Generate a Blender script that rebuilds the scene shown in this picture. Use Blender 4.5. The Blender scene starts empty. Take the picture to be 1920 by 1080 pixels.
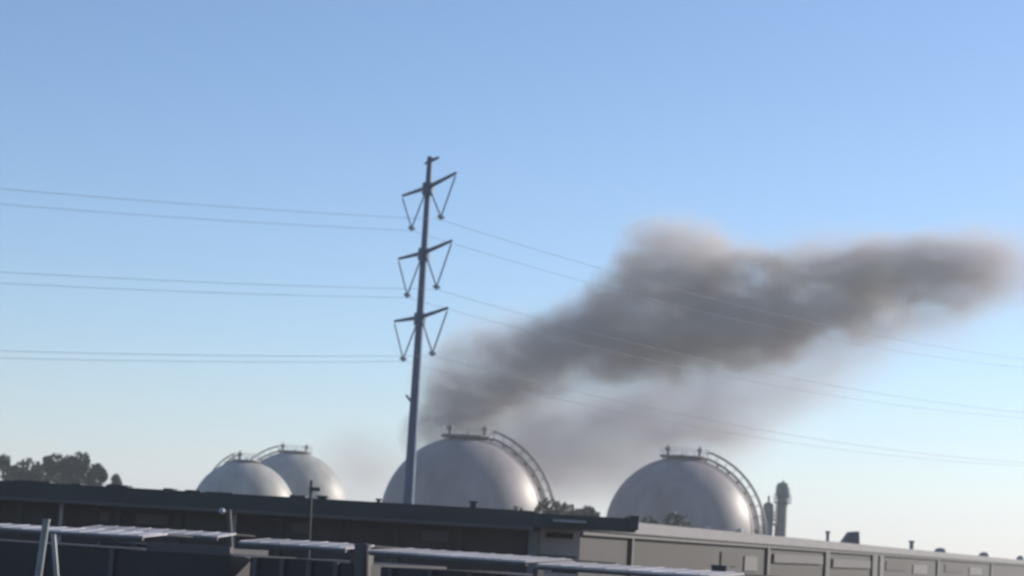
import bpy, bmesh, math, random
from mathutils import Vector, Matrix, noise
R = math.radians
random.seed(7)
S = bpy.context.scene
COL = S.collection

# ---------------------------------------------------------------- camera, sky, sun, exposure
F = 4000.0                     # focal length in pixels of a 1920 wide frame
EYE = Vector((0, 0, 9.5))
PITCH = math.atan(469 / F)
ROLL = R(3.3)
_R0 = Vector((1, 0, 0)); _F = Vector((0, math.cos(PITCH), math.sin(PITCH))); _U0 = Vector((0, -math.sin(PITCH), math.cos(PITCH)))
CX = _R0 * math.cos(ROLL) + _U0 * math.sin(ROLL)
CY = _U0 * math.cos(ROLL) - _R0 * math.sin(ROLL)
cd = bpy.data.cameras.new('camera'); cam = bpy.data.objects.new('camera', cd); COL.objects.link(cam)
cam.matrix_world = Matrix((( CX.x, CY.x, -_F.x, EYE.x), (CX.y, CY.y, -_F.y, EYE.y), (CX.z, CY.z, -_F.z, EYE.z), (0, 0, 0, 1)))
cd.sensor_width = 36; cd.lens = 36 * F / 1920
cd.clip_start = 0.5; cd.clip_end = 20000
cd.dof.use_dof = True; cd.dof.focus_distance = 8.0; cd.dof.aperture_fstop = 6.3    # phone lens hunting: everything far is a little soft
S.camera = cam

SUN_AZ, SUN_EL = R(58), R(21)      # to the right of the view direction (+Y), low
w = bpy.data.worlds.new('World'); S.world = w; w.use_nodes = True
nt = w.node_tree; bg = nt.nodes['Background']
sky = nt.nodes.new('ShaderNodeTexSky'); sky.sky_type = 'NISHITA'; sky.sun_disc = False
sky.sun_elevation = SUN_EL; sky.sun_rotation = SUN_AZ
sky.altitude = 0; sky.air_density = 0.85; sky.dust_density = 0.4; sky.ozone_density = 4.3
nt.links.new(sky.outputs[0], bg.inputs[0]); bg.inputs[1].default_value = 0.12
sl = bpy.data.lights.new('sun', 'SUN'); sl.energy = 5.0; sl.angle = R(0.5); sl.color = (1.0, 0.90, 0.79)
so = bpy.data.objects.new('sun', sl); COL.objects.link(so)
sd = Vector((math.sin(SUN_AZ) * math.cos(SUN_EL), math.cos(SUN_AZ) * math.cos(SUN_EL), math.sin(SUN_EL)))
so.rotation_euler = (-sd).to_track_quat('-Z', 'Y').to_euler(); so.location = (0, 0, 80)
S.view_settings.view_transform = 'Standard'; S.view_settings.look = 'None'
S.view_settings.exposure = 0.32; S.view_settings.gamma = 1
cy = S.cycles
cy.use_denoising = True
cy.max_bounces = 6; cy.volume_bounces = 3; cy.diffuse_bounces = 3; cy.glossy_bounces = 2
cy.volume_step_rate = 1.0; cy.volume_max_steps = 256
cy.use_adaptive_sampling = True; cy.adaptive_threshold = 0.02

def P(px, py, D):
    """the point seen at pixel (px, py) of the 1920x1080 photograph, D metres down the view axis"""
    d = _F + CX * ((px - 960) / F) + CY * ((540 - py) / F)
    return EYE + d * (D / d.y)
def X(px, D, py=1000): return P(px, py, D).x

# ---------------------------------------------------------------- materials
def mat(name, col, rough=0.7, metal=0.0, var=0.0, scale=1.0, bump=0.0, detail=4, spec=None, stretch=None):
    m = bpy.data.materials.new(name); m.use_nodes = True
    n = m.node_tree; b = n.nodes['Principled BSDF']
    b.inputs['Base Color'].default_value = (*col, 1); b.inputs['Roughness'].default_value = rough; b.inputs['Metallic'].default_value = metal
    if spec is not None: b.inputs['Specular IOR Level'].default_value = spec
    if var or bump:
        tc = n.nodes.new('ShaderNodeTexCoord'); mp = n.nodes.new('ShaderNodeMapping')
        n.links.new(tc.outputs['Object'], mp.inputs[0])
        if stretch: mp.inputs['Scale'].default_value = stretch
        t = n.nodes.new('ShaderNodeTexNoise'); t.inputs['Scale'].default_value = scale; t.inputs['Detail'].default_value = detail
        n.links.new(mp.outputs[0], t.inputs['Vector'])
        if var:
            r = n.nodes.new('ShaderNodeValToRGB')
            r.color_ramp.elements[0].position = 0.3; r.color_ramp.elements[1].position = 0.7
            r.color_ramp.elements[0].color = (*[c * (1 - var) for c in col], 1)
            r.color_ramp.elements[1].color = (*[min(1, c * (1 + var)) for c in col], 1)
            n.links.new(t.outputs[0], r.inputs[0]); n.links.new(r.outputs[0], b.inputs['Base Color'])
        if bump:
            bp = n.nodes.new('ShaderNodeBump'); bp.inputs['Strength'].default_value = bump
            n.links.new(t.outputs[0], bp.inputs['Height']); n.links.new(bp.outputs[0], b.inputs['Normal'])
    return m

M = {}
M['shell'] = mat('tank_paint', (.265, .24, .235), .5, 0, .18, .4, .03, spec=.3, stretch=(1, 1, .14))
M['shell_old'] = mat('tank_paint_aged', (.34, .34, .31), .5, 0, .2, .5, .03, spec=.3, stretch=(1, 1, .14))
M['steel_dark'] = mat('dark_painted_steel', (.16, .145, .15), .6, .2, .2, 2)
M['steel_grey'] = mat('grey_steel', (.26, .27, .28), .5, .3, .15, 1.5)
M['steel_pale'] = mat('pale_galvanised_steel', (.42, .45, .46), .45, .3, .15, 2)
M['steel_post'] = mat('weathered_post_steel', (.20, .22, .22), .6, .2, .2, 2)
M['pole'] = mat('weathering_steel_pole', (.04, .078, .14), .5, .2, .15, .6)
M['insul'] = mat('insulator_polymer', (.12, .16, .24), .5)
M['wire'] = mat('conductor_aluminium', (.17, .21, .27), .5, .3)
M['column'] = mat('column_lagging', (.20, .235, .215), .6, .1, .15, .8)
M['ground'] = mat('ground_dirt', (.16, .14, .11), .95, 0, .25, .05, .1)
M['asphalt'] = mat('asphalt', (.05, .05, .052), .9, 0, .2, .4)
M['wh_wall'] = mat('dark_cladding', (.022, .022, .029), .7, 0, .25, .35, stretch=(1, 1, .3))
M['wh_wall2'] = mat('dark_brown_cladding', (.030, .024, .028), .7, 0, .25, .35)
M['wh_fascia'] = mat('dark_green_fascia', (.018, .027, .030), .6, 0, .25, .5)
M['wh_roof'] = mat('bitumen_roof', (.05, .05, .05), .9, 0, .2, .5)
M['coping'] = mat('grey_coping', (.125, .12, .13), .6, 0, .12, .4)
M['gutter'] = mat('dark_gutter', (.06, .055, .06), .6)
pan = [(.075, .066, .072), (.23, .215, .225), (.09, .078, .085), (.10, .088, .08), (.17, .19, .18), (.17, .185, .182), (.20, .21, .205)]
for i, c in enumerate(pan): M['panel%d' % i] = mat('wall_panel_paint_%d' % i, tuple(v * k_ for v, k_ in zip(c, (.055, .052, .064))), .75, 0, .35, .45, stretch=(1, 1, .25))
M['annex_wall'] = mat('annex_pale_panel', (.50, .47, .50), .7, 0, .12, .5)
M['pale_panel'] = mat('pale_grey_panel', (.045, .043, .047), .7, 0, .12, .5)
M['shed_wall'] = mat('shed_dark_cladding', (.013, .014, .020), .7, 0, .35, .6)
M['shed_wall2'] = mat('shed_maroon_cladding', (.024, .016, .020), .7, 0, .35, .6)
M['shed_roof'] = mat('shed_pale_metal_roof', (.33, .32, .34), .55, .05, .55, .55, .1)
M['shed_roof2'] = mat('shed_greyish_metal_roof', (.38, .355, .36), .55, .05, .55, .6, .1)
M['shed_door'] = mat('shed_door_paint', (.075, .07, .08), .6, 0, .2, 1)
M['lamp_glass'] = mat('lamp_housing', (.35, .36, .40), .3)
M['roof_metal'] = mat('grey_roof_metal', (.24, .24, .24), .6, 0, .15, 1)
M['bark'] = mat('bark', (.07, .055, .04), .95, 0, .3, 3)
def leaf_mat(name, c0, c1):
    m = bpy.data.materials.new(name); m.use_nodes = True; n = m.node_tree; b = n.nodes['Principled BSDF']
    oi = n.nodes.new('ShaderNodeTexCoord'); t = n.nodes.new('ShaderNodeTexNoise'); t.inputs['Scale'].default_value = .7
    r = n.nodes.new('ShaderNodeValToRGB'); r.color_ramp.elements[0].position = .35; r.color_ramp.elements[1].position = .65
    r.color_ramp.elements[0].color = (*c0, 1); r.color_ramp.elements[1].color = (*c1, 1)
    n.links.new(oi.outputs['Object'], t.inputs['Vector']); n.links.new(t.outputs[0], r.inputs[0]); n.links.new(r.outputs[0], b.inputs['Base Color'])
    b.inputs['Roughness'].default_value = .7
    return m
M['leaf_cool'] = leaf_mat('foliage_cool', (.018, .052, .032), (.035, .08, .05))
M['leaf_warm'] = leaf_mat('foliage_olive', (.05, .06, .035), (.095, .10, .06))

# ---------------------------------------------------------------- mesh helpers
class MB:
    def __init__(s): s.v = []; s.f = []; s.sm = []
    def add(s, vs, fs, smooth=False):
        k = len(s.v); s.v += [tuple(v) for v in vs]; s.f += [tuple(k + i for i in f) for f in fs]; s.sm += [smooth] * len(fs)
    def box(s, lo, hi, rz=0, origin=(0, 0, 0)):
        x0, y0, z0 = lo; x1, y1, z1 = hi
        vs = [(x0, y0, z0), (x1, y0, z0), (x1, y1, z0), (x0, y1, z0), (x0, y0, z1), (x1, y0, z1), (x1, y1, z1), (x0, y1, z1)]
        m = Matrix.Translation(origin) @ Matrix.Rotation(rz, 4, 'Z')
        s.add([m @ Vector(v) for v in vs], [(0, 3, 2, 1), (4, 5, 6, 7), (0, 1, 5, 4), (1, 2, 6, 5), (2, 3, 7, 6), (3, 0, 4, 7)])
    def tube(s, pts, r, n=8, caps=True):
        pts = [Vector(p) for p in pts]; N = len(pts)
        rs = r if isinstance(r, (list, tuple)) else [r] * N
        up = Vector((0, 0, 1)); vs = []
        t0 = (pts[-1] - pts[0]).normalized()
        ref = Vector((0, 1, 0)) if abs(t0.z) > .8 else up
        for i, p in enumerate(pts):
            t = (pts[min(i + 1, N - 1)] - pts[max(i - 1, 0)]).normalized()
            a = t.cross(ref).normalized(); b = t.cross(a).normalized()
            for k in range(n):
                an = 2 * math.pi * k / n
                vs.append(p + (a * math.cos(an) + b * math.sin(an)) * rs[i])
        fs = [(i * n + k, i * n + (k + 1) % n, (i + 1) * n + (k + 1) % n, (i + 1) * n + k) for i in range(N - 1) for k in range(n)]
        s.add(vs, fs, True)
        if caps: s.add(vs[:n], [tuple(range(n))]); s.add(vs[-n:], [tuple(range(n))[::-1]])
    def lathe(s, c, prof, n=32):
        c = Vector(c); vs = []
        for (r, z) in prof:
            for k in range(n):
                a = 2 * math.pi * k / n; vs.append(c + Vector((r * math.cos(a), r * math.sin(a), z)))
        fs = [(i * n + k, i * n + (k + 1) % n, (i + 1) * n + (k + 1) % n, (i + 1) * n + k) for i in range(len(prof) - 1) for k in range(n)]
        s.add(vs, fs, True)
    def build(s, name, m, parent=None, loc=None):
        me = bpy.data.meshes.new(name); me.from_pydata(s.v, [], s.f)
        me.polygons.foreach_set('use_smooth', s.sm); me.materials.append(m); me.update()
        bm = bmesh.new(); bm.from_mesh(me); bmesh.ops.recalc_face_normals(bm, faces=bm.faces); bm.to_mesh(me); bm.free()
        o = bpy.data.objects.new(name, me); COL.objects.link(o)
        if loc is not None: o.location = loc
        if parent: o.parent = parent
        return o
def tag(o, label=None, cat=None, group=None, kind=None):
    for k, v in (('label', label), ('category', cat), ('group', group), ('kind', kind)):
        if v: o[k] = v
    return o
def empty(name, loc, label, cat, group=None, rz=0):
    o = bpy.data.objects.new(name, None); COL.objects.link(o); o.location = loc; o.rotation_euler = (0, 0, rz)
    return tag(o, label, cat, group)

# ---------------------------------------------------------------- ground
g = MB(); g.box((-1500, -60, -.5), (1500, 3000, 0)); tag(g.build('ground', M['ground']), kind='structure')
g = MB(); g.box((-300, 4, .004), (300, 24, .02)); tag(g.build('road', M['asphalt']), kind='structure')
g = MB(); g.box((-200, 26, .004), (200, 112, .016)); tag(g.build('yard_pavement', M['asphalt']), kind='structure')

# ---------------------------------------------------------------- spherical tanks
def sphere_tank(px, py, D, r, label, stair_az, shell, plat_r=3.2, knobs=((-2.2, .38), (2.0, .34)), stair2=None):
    c = P(px, py, D); zc = c.z
    t = empty('spherical_tank', (c.x, c.y, 0), label, 'storage tank', 'spherical storage tanks')
    m = MB(); prof = [(r * math.sin(math.pi * i / 64), -r * math.cos(math.pi * i / 64)) for i in range(65)]
    m.lathe((0, 0, zc), prof, 96); m.build('shell', shell, t)
    for k in range(12):
        a = 2 * math.pi * (k + .5) / 12; m = MB()
        x, y = r * .985 * math.cos(a), r * .985 * math.sin(a)
        m.tube([(x, y, 0), (x, y, zc + 1.0)], .38, 14); m.box((x - .7, y - .7, 0), (x + .7, y + .7, .35))
        m.build('leg', M['steel_pale'], t)
    # top deck with railing
    zt = zc + r
    m = MB(); m.lathe((0, 0, zt - .15), [(.01, 0), (plat_r, 0), (plat_r, .3), (.01, .3)], 32)
    for k in range(6):
        a = 2 * math.pi * k / 6; x, y = plat_r * .85 * math.cos(a), plat_r * .85 * math.sin(a)
        m.tube([(x, y, zc + math.sqrt(r * r - x * x - y * y) - .1), (x, y, zt)], .08, 6)
    pl = m.build('platform', M['steel_dark'], t)
    m = MB()
    for h in (.5, .95):
        m.tube([(plat_r * math.cos(2 * math.pi * k / 24), plat_r * math.sin(2 * math.pi * k / 24), zt + .15 + h) for k in range(25)], .025, 6, False)
    for k in range(12):
        a = 2 * math.pi * k / 12; m.tube([(plat_r * math.cos(a), plat_r * math.sin(a), zt + .1), (plat_r * math.cos(a), plat_r * math.sin(a), zt + 1.1)], .03, 6)
    m.build('railing', M['steel_grey'], pl)
    for kx, kr in knobs:
        m = MB(); m.tube([(kx, -.4, zt + .1), (kx, -.4, zt + .75)], kr * .5, 12)
        m.tube([(kx, -.4, zt + .75), (kx, -.4, zt + 1.2)], kr, 12); m.tube([(kx, -.4, zt + 1.2), (kx, -.4, zt + 1.55)], kr * .25, 8)
        m.build('relief_valve', M['steel_dark'], t)
    # stair that follows the shell from deck to the equator
    def arc(az, th0, th1, w_, drop):
        m = MB(); rl = MB(); e = Vector((math.cos(az), math.sin(az), 0)); s_ = Vector((-math.sin(az), math.cos(az), 0)); Z = Vector((0, 0, 1))
        def q(th, rr, sgn): return e * (rr * math.sin(th)) + Z * (zc + rr * math.cos(th)) + s_ * (w_ / 2 * sgn)
        N = 34; T = [th0 + (th1 - th0) * i / (N - 1) for i in range(N)]
        for sg in (-1, 1):
            m.tube([q(th, r + .35, sg) for th in T], .14, 6)
            for h, rr in ((1.25, .12),): rl.tube([q(th, r + h, sg) for th in T], rr, 6)
            for th in T[::3]: rl.tube([q(th, r + .3, sg), q(th, r + 1.2, sg)], .03, 5)
            for th in T[::4]: m.tube([q(th, r - .05, sg), q(th, r + .35, sg)], .09, 5)
        for i in range(N * 2):
            th = th0 + (th1 - th0) * i / (2 * N - 1); a, b = q(th, r + .35, -1), q(th, r + .35, 1)
            vs = [a - e * .12, a + e * .12, b + e * .12, b - e * .12]; vs = vs + [v + Z * .04 for v in vs]
            m.add(vs, [(0, 1, 2, 3), (7, 6, 5, 4), (0, 4, 5, 1), (1, 5, 6, 2), (2, 6, 7, 3), (3, 7, 4, 0)])
        # landing and straight flight to the ground
        st = m.build('stair', M['steel_dark'], t); rl.build('handrail', M['steel_dark'], st)
        m = MB(); b0 = q(th1, r + .35, 0); foot = b0 + s_ * 6; foot.z = 0
        d = foot - b0
        for sg in (-.45, .45): m.tube([b0 + e * sg, foot + e * sg], .1, 6)
        for i in range(30):
            pnt = b0 + d * (i / 29); m.box((-.45, -.12, 0), (.45, .12, .04), az, pnt)
        m.build('stair_flight', M['steel_grey'], t)
    arc(stair_az, math.asin(plat_r / r) * .9, R(97), 1.1, 0)
    # a discharge pipe that runs down the far flank
    az = R(95); m = MB()
    m.tube([(( r + .5) * math.sin(th) * math.cos(az), (r + .5) * math.sin(th) * math.sin(az), zc + (r + .5) * math.cos(th)) for th in [R(8 + 5 * i) for i in range(18)]] + [((r + .5) * math.cos(az), (r + .5) * math.sin(az), .3)], .13, 8)
    m.build('pipe', M['steel_grey'], t)
    return t
sphere_tank(868, 975, 258, 10, 'largest spherical tank, directly right of the tall power pole', R(-12), M['shell'])
sphere_tank(1276, 1000, 282, 10, 'spherical tank between the low dark tree and the two thin columns', R(-16), M['shell'])
sphere_tank(546, 953, 381, 10, 'pale sunlit spherical tank behind a smaller one, left of the power pole', R(187), M['shell_old'], 3.0)
sphere_tank(455, 962, 330, 8, 'leftmost smaller spherical tank with a bright right edge', R(140), M['shell_old'], 2.2, ((-1.0, .4),))

# ---------------------------------------------------------------- two process columns
def column(px, ptop, D, r, label, cap):
    c = P(px, 1018, D); top = P(px, ptop, D).z
    t = empty('process_column', (c.x, c.y, 0), label, 'column', 'thin process columns')
    m = MB(); cap_h = 1.6
    m.lathe((0, 0, 0), [(r * 1.35, 0), (r * 1.35, 1.5), (r, 2.5), (r, top - cap_h + .3)] + [(r * math.cos(R(a)), top - cap_h + .3 + r * .8 * math.sin(R(a))) for a in (20, 40, 60, 80, 89)], 24)
    m.build('vessel', M['column'], t)
    m = MB(); m.tube([(0, 0, top - cap_h + r * .9), (0, 0, top + .1)], .14, 8); m.build('vent_pipe', M['column'], t)
    levels = [top - 3.2, top - 9.5] if not cap else [top - 3.0, top - 11]
    for i, z in enumerate(levels):
        m = MB(); pr = r + (.42 if (cap and i == 0) else .28)
        m.lathe((0, 0, z), [(r * .98, 0), (pr, 0), (pr, .18), (r * .98, .18)], 24)
        for h in (.6, 1.15): m.tube([(pr * math.cos(2 * math.pi * k / 16), pr * math.sin(2 * math.pi * k / 16), z + h) for k in range(17)], .05, 5, False)
        for k in range(8): a = 2 * math.pi * k / 8; m.tube([(pr * math.cos(a), pr * math.sin(a), z), (pr * math.cos(a), pr * math.sin(a), z + 1.15)], .05, 5)
        m.build('platform', M['column'], t)
    m = MB()
    for s_ in (-.25, .25): m.tube([(-r - .12, s_, .5), (-r - .12, s_, top - 3)], .05, 5)
    for i in range(int((top - 4) / .5)): m.tube([(-r - .12, -.25, 1 + i * .5), (-r - .12, .25, 1 + i * .5)], .03, 4)
    m.build('ladder', M['column'], t)
    if cap:
        m = MB(); m.lathe((0, 0, top - 3.0), [(r * 1.02, .7), (r * 1.35, 1.0), (r * 1.35, 2.1), (r * 1.15, 2.6), (r * .7, 2.8), (.08, 2.86)], 20); m.build('cap', M['column'], t)
    else:
        m = MB(); m.tube([(r + .5, 0, 1), (r + .5, 0, top - 4), (r, 0, top - 3.6)], .15, 8); m.build('pipe', M['column'], t)
column(1438, 931, 290, .70, 'shorter thin column beside the right spherical tank', False)
column(1464, 902, 290, .72, 'taller thin column with a flared cap', True)

# ---------------------------------------------------------------- power pole and its conductors
PD = 150.0
pb = P(766, 935, PD); pt = P(806, 300, PD)
axis = pt - pb
def on_pole(py): return pb + axis * ((py - 935) / (300 - 935))
base = pb - axis * (pb.z / axis.z)
pole = empty('power_pole', base, 'tall steel power pole with three crossarms and V-shaped insulator strings', 'power pole')
m = MB()
hs = [0, .1, .3, .5, .7, .85, 1.0]
m.tube([(pt - base) * h for h in hs], [.50, .46, .40, .33, .27, .235, .20], 12)
m.build('shaft', M['pole'], pole)
adir = Vector((.345, -.94, 0)).normalized()      # the right end of each crossarm points at the viewer
ldir = Vector((.73, .68, 0)).normalized()       # the line turns a little at this pole
HL = 5.95
VB = []
for (py, drop) in ((352, 2.55), (476, 2.75), (598, 2.75)):
    c = on_pole(py) - base
    a = c + adir * HL + Vector((0, 0, .0)); b = c - adir * HL
    m = MB(); m.tube([a + Vector((0, 0, .18)), c, b + Vector((0, 0, .18))], [.10, .17, .10], 8)
    arm = m.build('crossarm', M['pole'], pole)
    m = MB(); m.tube([c - Vector((0, 0, .55)), c + Vector((0, 0, .3))], .42, 12); m.build('clamp_band', M['pole'], pole)
    for sgn in (1, -1):
        tip = c + adir * HL * sgn; inn = c + adir * .5 * sgn
        mid = c + adir * HL * .56 * sgn - Vector((0, 0, drop))
        for q in (tip, inn):
            q = q - Vector((0, 0, .05)) if q is tip else q - Vector((0, 0, .25))
            m = MB(); N = 28; d = mid - q
            m.tube([q + d * (i / N) for i in range(N + 1)], [.035 if i % 2 else .075 for i in range(N + 1)], 8)
            m.build('insulator_string', M['insul'], pole)
        m = MB(); m.tube([mid - ldir * .24, mid + ldir * .24], .11, 8); m.tube([mid - Vector((0, 0, .22)), mid + Vector((0, 0, .12))], .09, 8)
        m.build('conductor_clamp', M['pole'], pole)
        VB.append((base + mid - Vector((0, 0, .18)), sgn))
c = on_pole(303) - base
m = MB(); m.tube([c - adir * 1.0, c + Vector((0, 0, .05)), c + adir * 1.9], [.08, .16, .09], 8); m.tube([c, c + Vector((0, 0, .35))], .2, 10)
m.build('shield_wire_bracket', M['pole'], pole)
m = MB(); c = on_pole(752) - base; m.tube([c + Vector((-.3, 0, -.1)), c + Vector((-.62, 0, .3))], .09, 6); m.build('step_bracket', M['pole'], pole)
lev = ('top', 'middle', 'bottom')
for i, (p, sgn) in enumerate(VB):
    def wire(t):    # t metres along the line, negative to the left and towards the viewer
        L = 220.0
        if t < 0: s = .108; u = -t; L = 220.0
        else: s = .100; u = t; L = 113.0
        return p + ldir * t + Vector((0, 0, -(s * u - s * u * u / L)))
    m = MB(); m.tube([wire(t) for t in [-200 + 4 * k for k in range(50)] + [4 * k for k in range(29)]], .014, 6)
    tag(m.build('power_line', M['wire']), 'power line through the %s insulator of the %s crossarm' % ('right' if sgn > 0 else 'left', lev[i // 2]), 'power line', 'power lines on the pole')

# ---------------------------------------------------------------- dark flat-roofed warehouse across the left
zt = 10.42
xL, xW, xR = X(-260, 70), X(992, 70), X(1196, 68)
wh = empty('warehouse', ((xL + xW) / 2, 70, 0), 'long dark flat-roofed warehouse across the left, its canopy reaching past the pale wall', 'warehouse')
O = wh.location
def rel(x, y, z): return (x - O.x, y - O.y, z)
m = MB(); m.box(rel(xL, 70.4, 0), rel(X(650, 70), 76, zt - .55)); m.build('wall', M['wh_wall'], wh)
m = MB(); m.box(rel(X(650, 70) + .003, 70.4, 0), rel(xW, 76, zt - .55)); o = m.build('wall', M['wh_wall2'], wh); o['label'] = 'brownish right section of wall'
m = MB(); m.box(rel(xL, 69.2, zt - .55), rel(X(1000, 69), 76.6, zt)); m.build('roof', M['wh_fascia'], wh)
x0 = X(1000, 69) + .003
m = MB(); m.box(rel(x0, 69.2, zt - .50), rel(xR, 71.9, zt - .06)); m.box(rel(xR - .22, 69.1, zt - .42), rel(xR + .08, 72.0, zt + .03))
m.build('canopy', M['wh_fascia'], wh)
m = MB(); m.box(rel(x0 + .6, 69.02, zt - .30), rel(xR - 1.6, 69.19, zt - .22)); m.build('canopy_trim', M['steel_grey'], wh)
m = MB(); m.box(rel(xL, 69.05, zt - .62), rel(X(1000, 69), 69.19, zt - .50)); m.build('gutter', M['gutter'], wh)
for px in (-150, 30, 215, 330, 520, 740, 860):
    m = MB(); x = X(px, 70); m.box(rel(x - .09, 70.25, 0), rel(x + .09, 70.39, zt - .63)); m.build('pilaster', M['wh_fascia'], wh)
for px, mm in ((112, 'steel_grey'), (438, 'steel_grey')):
    m = MB(); x = X(px, 69.9); m.tube([rel(x, 69.9, 0), rel(x, 69.9, zt - .62)], .075, 8); m.build('downpipe', M[mm], wh)
for (a, b) in ((160, 200), (250, 310), (545, 575), (790, 840)):
    m = MB(); x, xx = X(a, 70), X(b, 70); m.box(rel(x, 70.33, zt - 1.15), rel(xx, 70.385, zt - .8)); m.build('louvre', M['gutter'], wh)
for px, w_, h_ in ((884, .10, .2), (706, .05, .1), (357, .2, .03), (600, .14, .09)):
    m = MB(); x = X(px, 72); m.box(rel(x - w_, 71.8, zt), rel(x + w_, 72.3, zt + h_)); m.box(rel(x - w_ - .05, 71.75, zt + h_), rel(x + w_ + .05, 72.35, zt + h_ + .05)); m.build('roof_vent', M['wh_fascia'], wh)
for k in range(9):
    px = random.uniform(20, 960); w_ = random.uniform(.1, .5); h_ = random.uniform(.03, .09); x = X(px, 72)
    m = MB(); m.box(rel(x - w_, 70.2, zt), rel(x + w_, 71.2, zt + h_)); m.build('roof_hatch', M['wh_fascia'], wh)
for a, b, mt in ((-200, 180, 'wh_wall2'), (345, 430, 'wh_fascia'), (595, 640, 'wh_wall2')):
    m = MB(); m.box(rel(X(a, 70), 70.30, zt - 1.6), rel(X(b, 70), 70.398, zt - .66)); m.build('wall_sheet', M[mt], wh)
# the pale end pillar beside the wall
m = MB(); x = X(1001, 70.6); m.box(rel(x - .17, 70.0, 0), rel(x + .17, 70.39, zt - .62)); m.build('pillar', M['coping'], wh)

# ---------------------------------------------------------------- pale receding building on the right
H = .9; zb = 9.5 + H
def wallD(px): return 4000 * H * (.030 + 9.5e-5 * (px - 1185))
A = P(1094, 1000, wallD(1094)); A.z = 0; B = P(2060, 1000, wallD(2060)); B.z = 0
bdir = (B - A).normalized(); brz = math.atan2(bdir.y, bdir.x); Ltot = (B - A).length
bl = empty('industrial_building', A, 'long pale grey panelled building receding to the right under a grey coping', 'building', rz=brz)
def along(px):   # metres along the wall from A where pixel column px meets it
    d = P(px, 1030, 100) - EYE; n = Vector((-bdir.y, bdir.x, 0))
    t = (A - EYE).dot(n) / d.dot(n); return (EYE + d * t - A).dot(bdir)
seams = [1094, 1185, 1342, 1441, 1552, 1648, 1760, 1860, 2060]
cols = [1, 0, 1, 2, 3, 4, 5, 6]
S_ = [along(s) for s in seams]; S_[0] = 0; S_[-1] = Ltot
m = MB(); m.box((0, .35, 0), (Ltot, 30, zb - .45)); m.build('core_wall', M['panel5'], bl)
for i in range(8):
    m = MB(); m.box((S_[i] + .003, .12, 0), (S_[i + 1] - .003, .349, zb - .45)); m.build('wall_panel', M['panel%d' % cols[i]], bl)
m = MB(); m.box((-.3, -.18, zb - .45), (Ltot, 30.3, zb)); m.build('coping', M['coping'], bl)
m = MB(); m.box((-.2, -.06, zb - .62), (Ltot, .118, zb - .453)); m.build('gutter', M['gutter'], bl)  # dark strip added below the coping to stand for its shadow line
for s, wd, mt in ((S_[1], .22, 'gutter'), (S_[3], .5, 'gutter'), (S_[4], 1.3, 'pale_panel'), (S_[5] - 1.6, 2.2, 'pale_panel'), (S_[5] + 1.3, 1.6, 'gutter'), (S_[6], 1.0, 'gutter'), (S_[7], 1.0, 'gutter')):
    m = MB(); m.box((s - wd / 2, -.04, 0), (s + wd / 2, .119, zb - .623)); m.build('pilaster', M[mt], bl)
def fr(a, b, z0, z1, t, mt, nm):
    m = MB(); m.box((a, -.02, z0), (b, .117, z1)); m.build(nm, M[mt], bl)
fr(S_[3] + 1.5, S_[4] - 1.5, zb - 1.35, zb - .9, 0, 'pale_panel', 'lintel')
fr(S_[4] + 2, S_[5] - 3.5, zb - 1.5, zb - 1.0, 0, 'pale_panel', 'lintel')
for a, b, z0, z1, mt in ((.12, .42, -1.6, -.95, 'panel0'), (.55, .8, -1.8, -1.1, 'gutter')):
    for i in (2, 5, 6):
        L_ = S_[i + 1] - S_[i]; m = MB(); m.box((S_[i] + a * L_, .04, zb + z0), (S_[i] + b * L_, .117, zb + z1)); m.build('window', M[mt], bl)
# roof furniture, sized in the building's own metres; each stands just behind the coping
def roofbit(px, wpx, hpx, kind):
    nrm = Vector((-bdir.y, bdir.x, 0)); A2 = A + nrm * .9
    d = P(px, 1030, 100) - EYE; q = EYE + d * ((A2 - EYE).dot(nrm) / d.dot(nrm)); D = q.y
    l = Matrix.Rotation(-brz, 3, 'Z') @ Vector((q.x - A.x, q.y - A.y, 0)); W = wpx / F * D; Hh = hpx / F * D
    m = MB(); z = zb
    if kind == 'pipe':
        m.tube([(l.x, l.y, z), (l.x, l.y, z + Hh * .8)], W * .4, 10); m.tube([(l.x, l.y, z + Hh * .8), (l.x, l.y, z + Hh)], W * .6, 10); nm = 'vent_pipe'
    elif kind == 'hood':
        w2 = W / 2; vs = [(-w2, -.7, 0), (w2, -.7, 0), (w2, .7, 0), (-w2, .7, 0), (-w2 * .1, -.7, Hh * .92), (w2 * .9, -.7, Hh), (w2 * .9, .7, Hh), (-w2 * .1, .7, Hh * .92)]
        T = Matrix.Translation((l.x, l.y, z)) @ Matrix.Rotation(-brz, 4, 'Z')
        m.add([T @ Vector(v) for v in vs], [(0, 3, 2, 1), (4, 5, 6, 7), (0, 1, 5, 4), (1, 2, 6, 5), (2, 3, 7, 6), (3, 0, 4, 7)]); nm = 'roof_hood'
    else:
        m.lathe((l.x, l.y, z), [(W / 2, 0), (W * .45, Hh * .5), (W * .25, Hh * .9), (.02, Hh)], 16); nm = 'roof_dome'
    m.build(nm, M['coping' if kind == 'hood' else 'roof_metal'], bl)
roofbit(1551, 8, 20, 'pipe'); roofbit(1592, 32, 24, 'hood'); roofbit(1709, 10, 17, 'pipe')
roofbit(1764, 26, 9, 'dome'); roofbit(1846, 22, 9, 'dome'); roofbit(1914, 16, 9, 'dome')
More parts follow.
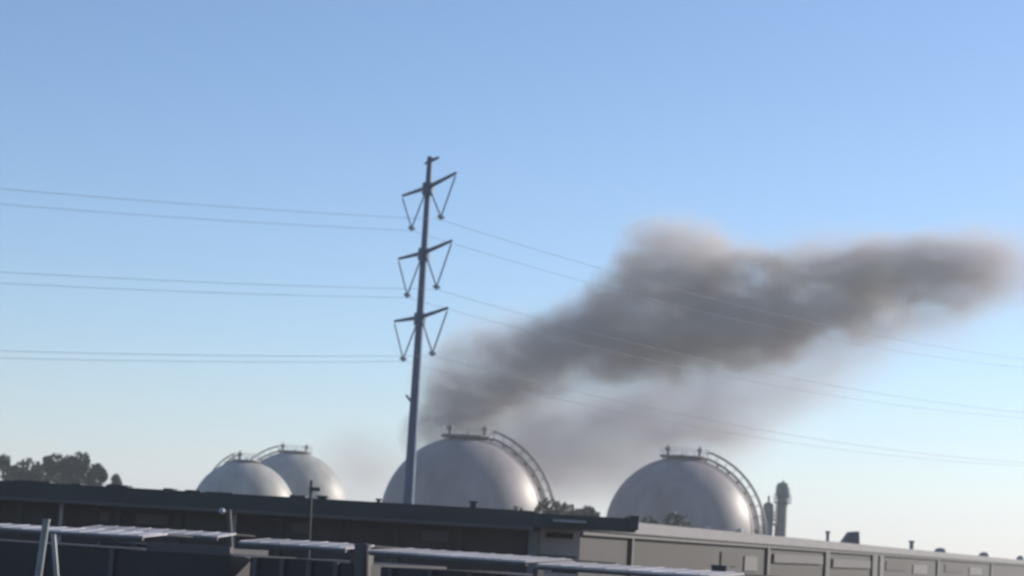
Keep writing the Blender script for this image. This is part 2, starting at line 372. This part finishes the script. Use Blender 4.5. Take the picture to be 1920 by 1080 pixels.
# short gable wall that faces the viewer under the dark canopy
xa, xb = X(1013, 72.2) , A.x - .31
an = empty('annex', ((xa + xb) / 2, 72.3, 0), 'small pale grey building under the end of the dark canopy', 'building')
def ra(x, y, z): return (x - an.location.x, y - 72.3, z)
m = MB(); m.box(ra(xa, 72.3, 0), ra(xb, 79, 9.9)); m.build('wall', M['annex_wall'], an)
m = MB(); m.box(ra(xa - .1, 72.1, 9.903), ra(xb, 79.1, 10.05)); m.build('roof', M['gutter'], an)
m = MB(); m.box(ra(X(1025, 72), 72.2, 9.60), ra(X(1075, 72), 72.29, 9.78)); m.build('louvre', M['panel0'], an)
m = MB(); m.box(ra(X(1015, 72), 72.22, 8.95), ra(X(1084, 72), 72.29, 9.02)); m.build('sill', M['gutter'], an)

# ---------------------------------------------------------------- row of low sheds in front
def shed(pxa, ya, pxb, yb, Da, Db, label, roofm, wallm, run=2.2, rise=.13, windows=(), over=.25, wall_to=None):
    a, b = P(pxa, ya, Da), P(pxb, yb, Db)          # the two ends of the front eave
    z = (a.z + b.z) / 2; a = Vector((a.x, a.y, 0)); b = Vector((b.x, b.y, 0))
    d = b - a; L = d.length; rz = math.atan2(d.y, d.x)
    t = empty('shed', a, label, 'shed', 'low sheds in the foreground', rz)
    dz = 0
    def slab(x0, x1, y0, y1, z0, z1, th):
        mb = MB(); vs = [(x0, y0, z0 - th), (x1, y0, z0 - th), (x1, y1, z1 - th), (x0, y1, z1 - th), (x0, y0, z0), (x1, y0, z0), (x1, y1, z1), (x0, y1, z1)]
        mb.add(vs, [(0, 3, 2, 1), (4, 5, 6, 7), (0, 1, 5, 4), (1, 2, 6, 5), (2, 3, 7, 6), (3, 0, 4, 7)]); return mb
    mb = slab(0, L, 0, run, z, z + rise, .035)
    k = int(L / .45)
    for i in range(k + 1):
        x = min(L - .03, i * .45); vs = slab(x, x + .03, .01, run - .01, z + .012, z + rise + .012, .02); mb.add(vs.v, vs.f)
    mb.build('roof', roofm, t)
    mb = slab(0, L, run + .002, run + 1.2, z + rise - .01, z + rise - .03, .035); mb.build('rear_roof', M['wh_roof'], t)
    mb = MB(); mb.box((.02, .02, z - .09), (L - .02, .10, z - .038)); mb.build('gutter', M['gutter'], t)
    Lw = L - .15
    if wall_to: Lw = Vector((X(wall_to, Db) - a.x, Db - a.y)).length - .05
    mb = MB(); mb.box((.15, over, 0), (Lw, run + 2.5, z - .3)); mb.build('wall', wallm, t)
    if wall_to:
        mb = MB(); mb.box((L, over - .04, z - .3), (Lw, over + .12, z - .12)); mb.build('parapet', M['gutter'], t)
    for (wa, wb, z0, z1, mt) in windows:
        mb = MB(); mb.box((wa * L, over - .05, z + z0), (wb * L, over - .003, z + z1)); mb.build('panel', M[mt], t)
    for fx in (.12, .38, .63, .88):
        mb = MB(); mb.box((fx * L - .05, over - .08, 0), (fx * L + .05, over - .003, z - .3)); mb.build('post', M['gutter'], t)
    return t
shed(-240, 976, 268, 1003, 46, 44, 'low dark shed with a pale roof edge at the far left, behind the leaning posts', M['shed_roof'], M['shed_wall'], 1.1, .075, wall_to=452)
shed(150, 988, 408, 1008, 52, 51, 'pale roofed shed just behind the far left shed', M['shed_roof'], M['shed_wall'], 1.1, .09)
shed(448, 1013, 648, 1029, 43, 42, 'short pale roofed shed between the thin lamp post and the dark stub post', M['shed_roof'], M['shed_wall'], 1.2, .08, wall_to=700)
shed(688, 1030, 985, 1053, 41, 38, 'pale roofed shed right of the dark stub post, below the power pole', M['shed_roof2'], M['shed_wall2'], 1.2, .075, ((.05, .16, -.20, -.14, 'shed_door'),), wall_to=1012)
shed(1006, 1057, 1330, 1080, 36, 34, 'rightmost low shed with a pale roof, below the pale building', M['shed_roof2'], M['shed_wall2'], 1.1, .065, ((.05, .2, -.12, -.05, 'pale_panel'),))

# ---------------------------------------------------------------- posts
def post(px0, y0, px1, y1, D, r, mt, label, extra=None):
    top = P(px0, y0, D); bot = P(px1, y1, D); ax = top - bot
    b = bot - ax * (bot.z / ax.z)
    # a post leaning slightly the way it does in the picture, down to the ground
    t = empty('steel_post', b, label, 'post')
    m = MB(); m.tube([Vector((0, 0, 0)), top - b], r, 12); m.build('shaft', M[mt], t)
    m = MB(); m.tube([(top - b) - Vector((0, 0, .02)), (top - b) + Vector((0, 0, .02))], r * 1.08, 12); m.build('cap', M[mt], t)
    m = MB(); m.box((-.2, -.2, 0), (.2, .2, .04)); m.build('base_plate', M[mt], t)
    if extra: extra(t, top - b)
    return t
post(87, 975, 72, 1080, 40, .07, 'steel_post', 'pale leaning steel post at the far left, thicker of the pair')
post(100, 1003, 106, 1080, 41, .05, 'steel_grey', 'thin grey post close beside the thick pale post')
def lamp(t, top):
    m = MB(); m.tube([top + Vector((0, 0, -.05)), top + Vector((-.14, -.1, -.02))], .035, 8); m.build('lamp_arm', M['steel_grey'], t)
    m = MB(); c = top + Vector((-.16, -.12, -.03)); m.lathe(c, [(.01, -.08), (.07, -.05), (.085, 0), (.06, .06), (.01, .08)], 14); m.build('lamp_head', M['lamp_glass'], t)
post(429, 957, 432, 1010, 55, .06, 'gutter', 'dark post with a small round lamp in front of the warehouse', lamp)
def bar(t, top):
    m = MB(); m.tube([top + Vector((-.05, 0, -.24)), top + Vector((.28, 0, -.24))], .06, 8); m.build('side_bracket', M['gutter'], t)
post(584, 902, 580, 1000, 66, .045, 'wh_fascia', 'dark post rising above the warehouse roof below the left tanks', bar)
post(680, 1022, 679, 1080, 42, .16, 'gutter', 'dark stub post between two pale shed roofs')
post(1350, 1062, 1348, 1080, 36, .14, 'gutter', 'dark stub post at the right end of the shed row')

# ---------------------------------------------------------------- trees
def tree(px, ytop, wpx, D, label, leaf, yb=None, lumps=7, seed=0, group=None, n=1500):
    rnd = random.Random(seed)
    top = P(px, ytop, D); x = top.x; h = top.z; rad = wpx / F * D / 2
    t = empty('tree', (x, D, 0), label, 'tree', group)
    m = MB(); m.tube([(0, 0, 0), (.1, 0, h * .35), (0, .1, h * .7)], [rad * .09 + .12, rad * .07 + .08, .05], 8)
    for k in range(6):
        a = rnd.uniform(0, 6.28); z0 = h * rnd.uniform(.3, .55)
        m.tube([(0, 0, z0), (math.cos(a) * rad * .35, math.sin(a) * rad * .35, z0 + h * .15), (math.cos(a) * rad * .6, math.sin(a) * rad * .6, z0 + h * .25)], [.12, .08, .03], 6)
    m.build('trunk', M['bark'], t)
    m = MB(); vs = []; fs = []
    L = [(0, 0, h - rad * .62, rad * .62)]
    for k in range(lumps):
        a = rnd.uniform(0, 6.28); rr = rnd.uniform(.35, .75) * rad; s = rnd.uniform(.32, .5) * rad
        L.append((math.cos(a) * rr, math.sin(a) * rr, h - rad * rnd.uniform(.6, 1.7), s))
    L.append((0, 0, h - rad * 1.6, rad * .8)); L.append((0, 0, h * .5, rad * .6))
    leaf_s = max(.2, rad * .11); n = int(n * 1.3)
    for i in range(n):
        cx, cy_, cz, s = rnd.choice(L)
        d = Vector((rnd.gauss(0, 1), rnd.gauss(0, 1), rnd.gauss(0, 1))).normalized() * s * (rnd.uniform(.35, 1.05) ** .6)
        p = Vector((cx, cy_, cz)) + d
        u = Vector((rnd.gauss(0, 1), rnd.gauss(0, 1), rnd.gauss(0, 1))).normalized(); v = u.orthogonal().normalized()
        w_ = u.cross(v); z = leaf_s * rnd.uniform(.6, 1.5); k = len(vs)
        vs += [p - v * z, p + w_ * z * .7, p + v * z, p - w_ * z * .7]; fs.append((k, k + 1, k + 2, k + 3))
    m.add(vs, fs); m.build('crown', M[leaf], t)
G = 'trees on the left skyline'
for i, a in enumerate([
    (-60, 868, 80, 300, 'tree cut off by the left edge of the view', 'leaf_cool'),
    (9, 851, 36, 295, 'narrow tree at the far left above the warehouse roof', 'leaf_cool'),
    (57, 857, 62, 300, 'broad low tree second from the left above the warehouse roof', 'leaf_cool'),
    (107, 849, 48, 305, 'tall rounded tree in the middle of the left tree row', 'leaf_cool'),
    (152, 847, 62, 298, 'tallest round tree of the left tree row', 'leaf_cool'),
    (182, 868, 44, 292, 'sloping right end tree of the left tree row', 'leaf_cool'),
    (217, 888, 28, 310, 'tiny treetop just right of the left tree row', 'leaf_cool')]):
    tree(*a, seed=20 + i, group=G, n=1800 if a[2] > 40 else 700)
for k, px in enumerate((32, 86, 140)):
    tree(px, 868 + k, 92, 320, ('low background tree seen between the far left treetops', 'low background tree behind the broad low tree', 'low background tree filling the gap below the tallest tree')[k], 'leaf_cool', seed=50 + k, group=G, n=1800)
G = 'olive trees by the middle tank'
tree(1030, 934, 90, 225, 'olive tree at the right foot of the largest tank', 'leaf_warm', seed=3, group=G, n=1800)
tree(1060, 941, 60, 228, 'small olive tree beside the olive tree at the tank foot', 'leaf_warm', seed=31, group=G)
tree(1102, 947, 44, 235, 'small grey green treetop between the two right tanks', 'leaf_cool', seed=4, group=G, n=900)
tree(968, 950, 70, 222, 'low olive treetop just above the warehouse roof in front of the tank', 'leaf_warm', seed=5, group=G)
tree(1268, 958, 80, 215, 'dark green tree in front of the right spherical tank', 'leaf_cool', seed=6, n=1600)
tree(1215, 968, 40, 215, 'small dark treetop at the tip of the canopy in front of the right tank', 'leaf_cool', seed=8, n=900)

# ---------------------------------------------------------------- smoke
DS = 320.0
def smoke(name, blobs, color, dens, hull, warp, nscale, lo, hi, label, kind=None, aniso=.0, vox=1.2, fine=(.4, 1.6)):
    K = DS / F
    objs = []
    bm = bmesh.new(); data = []
    for (x, y, rx, ry, ang, d) in blobs:
        c = P(x, y, DS); rot = Matrix.Rotation(R(ang), 4, 'Y')   # turn in the picture plane, positive = right end down
        sx, sz = rx * K, ry * K; sy = min(sx, sz) * 1.1
        data.append((c, ang, sx, sy, sz, d))
        mx = Matrix.Translation(c) @ rot @ Matrix.Diagonal((sx * hull, sy * hull, sz * hull, 1))
        bmesh.ops.create_icosphere(bm, subdivisions=3, radius=1, matrix=mx)
    cen = P(blobs[0][0], blobs[0][1], DS)
    bmesh.ops.translate(bm, verts=bm.verts, vec=-cen)
    me = bpy.data.meshes.new(name); bm.to_mesh(me); bm.free()
    o = bpy.data.objects.new(name, me); COL.objects.link(o)
    md = o.modifiers.new('r', 'REMESH'); md.mode = 'VOXEL'; md.voxel_size = vox
    dg = bpy.context.evaluated_depsgraph_get(); ev = o.evaluated_get(dg)
    me2 = bpy.data.meshes.new_from_object(ev); o.modifiers.clear(); o.data = me2; o.location = cen
    m = bpy.data.materials.new(name); m.use_nodes = True; n = m.node_tree; n.nodes.clear()
    out = n.nodes.new('ShaderNodeOutputMaterial'); vol = n.nodes.new('ShaderNodeVolumePrincipled')
    vol.inputs['Color'].default_value = (*color, 1); vol.inputs['Anisotropy'].default_value = aniso
    n.links.new(vol.outputs[0], out.inputs['Volume'])
    tc = n.nodes.new('ShaderNodeTexCoord')
    def VM(op, a=None, b=None):
        q = n.nodes.new('ShaderNodeVectorMath'); q.operation = op
        for i, v in enumerate((a, b)):
            if v is None: continue
            if isinstance(v, (tuple, Vector)): q.inputs[i].default_value = v
            else: n.links.new(v, q.inputs[i])
        return q
    def MA(op, *vals, clamp=False):
        q = n.nodes.new('ShaderNodeMath'); q.operation = op; q.use_clamp = clamp
        for i, v in enumerate(vals):
            if isinstance(v, (int, float)): q.inputs[i].default_value = v
            else: n.links.new(v, q.inputs[i])
        return q.outputs[0]
    nz = n.nodes.new('ShaderNodeTexNoise'); nz.inputs['Scale'].default_value = nscale; nz.inputs['Detail'].default_value = 4; nz.inputs['Roughness'].default_value = .6
    n.links.new(tc.outputs['Object'], nz.inputs['Vector'])
    off = VM('SUBTRACT', nz.outputs['Color'], (.5, .5, .5)).outputs[0]
    sc = n.nodes.new('ShaderNodeVectorMath'); sc.operation = 'SCALE'; n.links.new(off, sc.inputs[0]); sc.inputs['Scale'].default_value = warp
    pos = VM('ADD', tc.outputs['Object'], sc.outputs[0]).outputs[0]
    tot = None
    for (c, ang, sx, sy, sz, d) in data:
        mp = n.nodes.new('ShaderNodeMapping'); mp.vector_type = 'TEXTURE'
        mp.inputs['Location'].default_value = c - cen; mp.inputs['Rotation'].default_value = (0, R(ang), 0); mp.inputs['Scale'].default_value = (sx, sy, sz)
        n.links.new(pos, mp.inputs[0])
        gr = n.nodes.new('ShaderNodeTexGradient'); gr.gradient_type = 'SPHERICAL'; n.links.new(mp.outputs[0], gr.inputs[0])
        v = MA('MULTIPLY', MA('POWER', gr.outputs['Fac'], 1.3), d)
        tot = v if tot is None else MA('ADD', tot, v)
    n2 = n.nodes.new('ShaderNodeTexNoise'); n2.inputs['Scale'].default_value = nscale * 1.7; n2.inputs['Detail'].default_value = 3
    st2 = n.nodes.new('ShaderNodeMapping'); st2.inputs['Rotation'].default_value = (0, R(-15), 0); st2.inputs['Scale'].default_value = (.6, 1, 1)
    n.links.new(pos, st2.inputs[0]); n.links.new(st2.outputs[0], n2.inputs['Vector'])
    mr = n.nodes.new('ShaderNodeMapRange'); mr.inputs['From Min'].default_value = .38; mr.inputs['From Max'].default_value = .62
    mr.inputs['To Min'].default_value = lo; mr.inputs['To Max'].default_value = hi; n.links.new(n2.outputs['Fac'], mr.inputs['Value'])
    n3 = n.nodes.new('ShaderNodeTexNoise'); n3.inputs['Scale'].default_value = nscale * 4.5; n3.inputs['Detail'].default_value = 2
    st = n.nodes.new('ShaderNodeMapping'); st.inputs['Rotation'].default_value = (0, R(-20), 0); st.inputs['Scale'].default_value = (.45, 1, 1.1)
    n.links.new(pos, st.inputs[0]); n.links.new(st.outputs[0], n3.inputs['Vector'])
    mr3 = n.nodes.new('ShaderNodeMapRange'); mr3.inputs['From Min'].default_value = .35; mr3.inputs['From Max'].default_value = .65
    mr3.inputs['To Min'].default_value = fine[0]; mr3.inputs['To Max'].default_value = fine[1]; n.links.new(n3.outputs['Fac'], mr3.inputs['Value'])
    den = MA('MULTIPLY', MA('MULTIPLY', MA('MINIMUM', tot, 1.0), MA('MULTIPLY', mr.outputs[0], mr3.outputs[0])), dens)
    n.links.new(den, vol.inputs['Density'])
    o.data.materials.clear(); o.data.materials.append(m)
    m.cycles.volume_step_rate = 1.0
    tag(o, label, 'smoke', kind=kind)
    return o
core = [(840, 800, 100, 85, -30, .8), (925, 775, 90, 60, -20, .5), (820, 770, 65, 85, -40, .5), (885, 728, 140, 110, -35, 1.1), (985, 692, 150, 108, -25, 1.1), (1085, 655, 150, 100, -25, 1.1),
        (1150, 640, 120, 95, -30, 1.0), (1190, 598, 135, 130, -50, 1.3), (1275, 512, 145, 118, 0, 1.3), (1290, 625, 175, 115, -10, 1.6), (1410, 585, 190, 130, -15, 1.4),
        (1400, 515, 140, 75, 10, .7), (1540, 555, 200, 118, -15, 1.0), (1670, 535, 190, 112, -12, .8), (1780, 515, 150, 108, -10, .42), (1855, 510, 90, 95, 0, .22),
        (1745, 465, 60, 60, 0, .4), (1270, 695, 60, 60, 0, .6)]
smoke('smoke_plume', core, (.80, .75, .69), .48, 1.03, 9.5, .085, .35, 1.6, 'dark grey smoke plume drifting up and right from behind the largest tank')
veil = [(1100, 800, 260, 150, -5, .9), (1300, 770, 250, 140, -10, 1.1), (1340, 795, 130, 50, 10, 1.6), (1500, 700, 230, 110, -20, 1.1), (990, 860, 200, 130, 0, .9), (1180, 880, 260, 110, 0, .7),
        (690, 880, 130, 100, 0, .5), (900, 660, 170, 90, -30, .7), (1090, 600, 160, 80, -30, .6), (1290, 455, 170, 70, 5, .9), (1880, 500, 200, 110, 0, 1.0), (1620, 475, 280, 70, 0, .8), (1720, 620, 200, 80, -10, .6)]
smoke('thin_smoke', veil, (.82, .77, .77), .17, 1.0, 6.0, .06, .6, 1.3, 'pale thin smoke hanging below and around the dark plume', 'stuff', vox=1.6, fine=(.8, 1.2))

# ---------------------------------------------------------------- the air itself
hb = MB(); hb.box((-2200, -120, -1.5), (2200, 3200, 75)); 
me = bpy.data.meshes.new('haze'); me.from_pydata(hb.v, [], hb.f); ho = bpy.data.objects.new('haze', me); COL.objects.link(ho)
hm = bpy.data.materials.new('haze'); hm.use_nodes = True; n = hm.node_tree; n.nodes.clear()
out = n.nodes.new('ShaderNodeOutputMaterial'); v = n.nodes.new('ShaderNodeVolumePrincipled')
v.inputs['Color'].default_value = (.92, .94, .97, 1); v.inputs['Density'].default_value = .00035; v.inputs['Anisotropy'].default_value = .2
n.links.new(v.outputs[0], out.inputs['Volume']); me.materials.append(hm)
tag(ho, 'thin pale haze in the air over the whole yard', 'haze', kind='stuff')
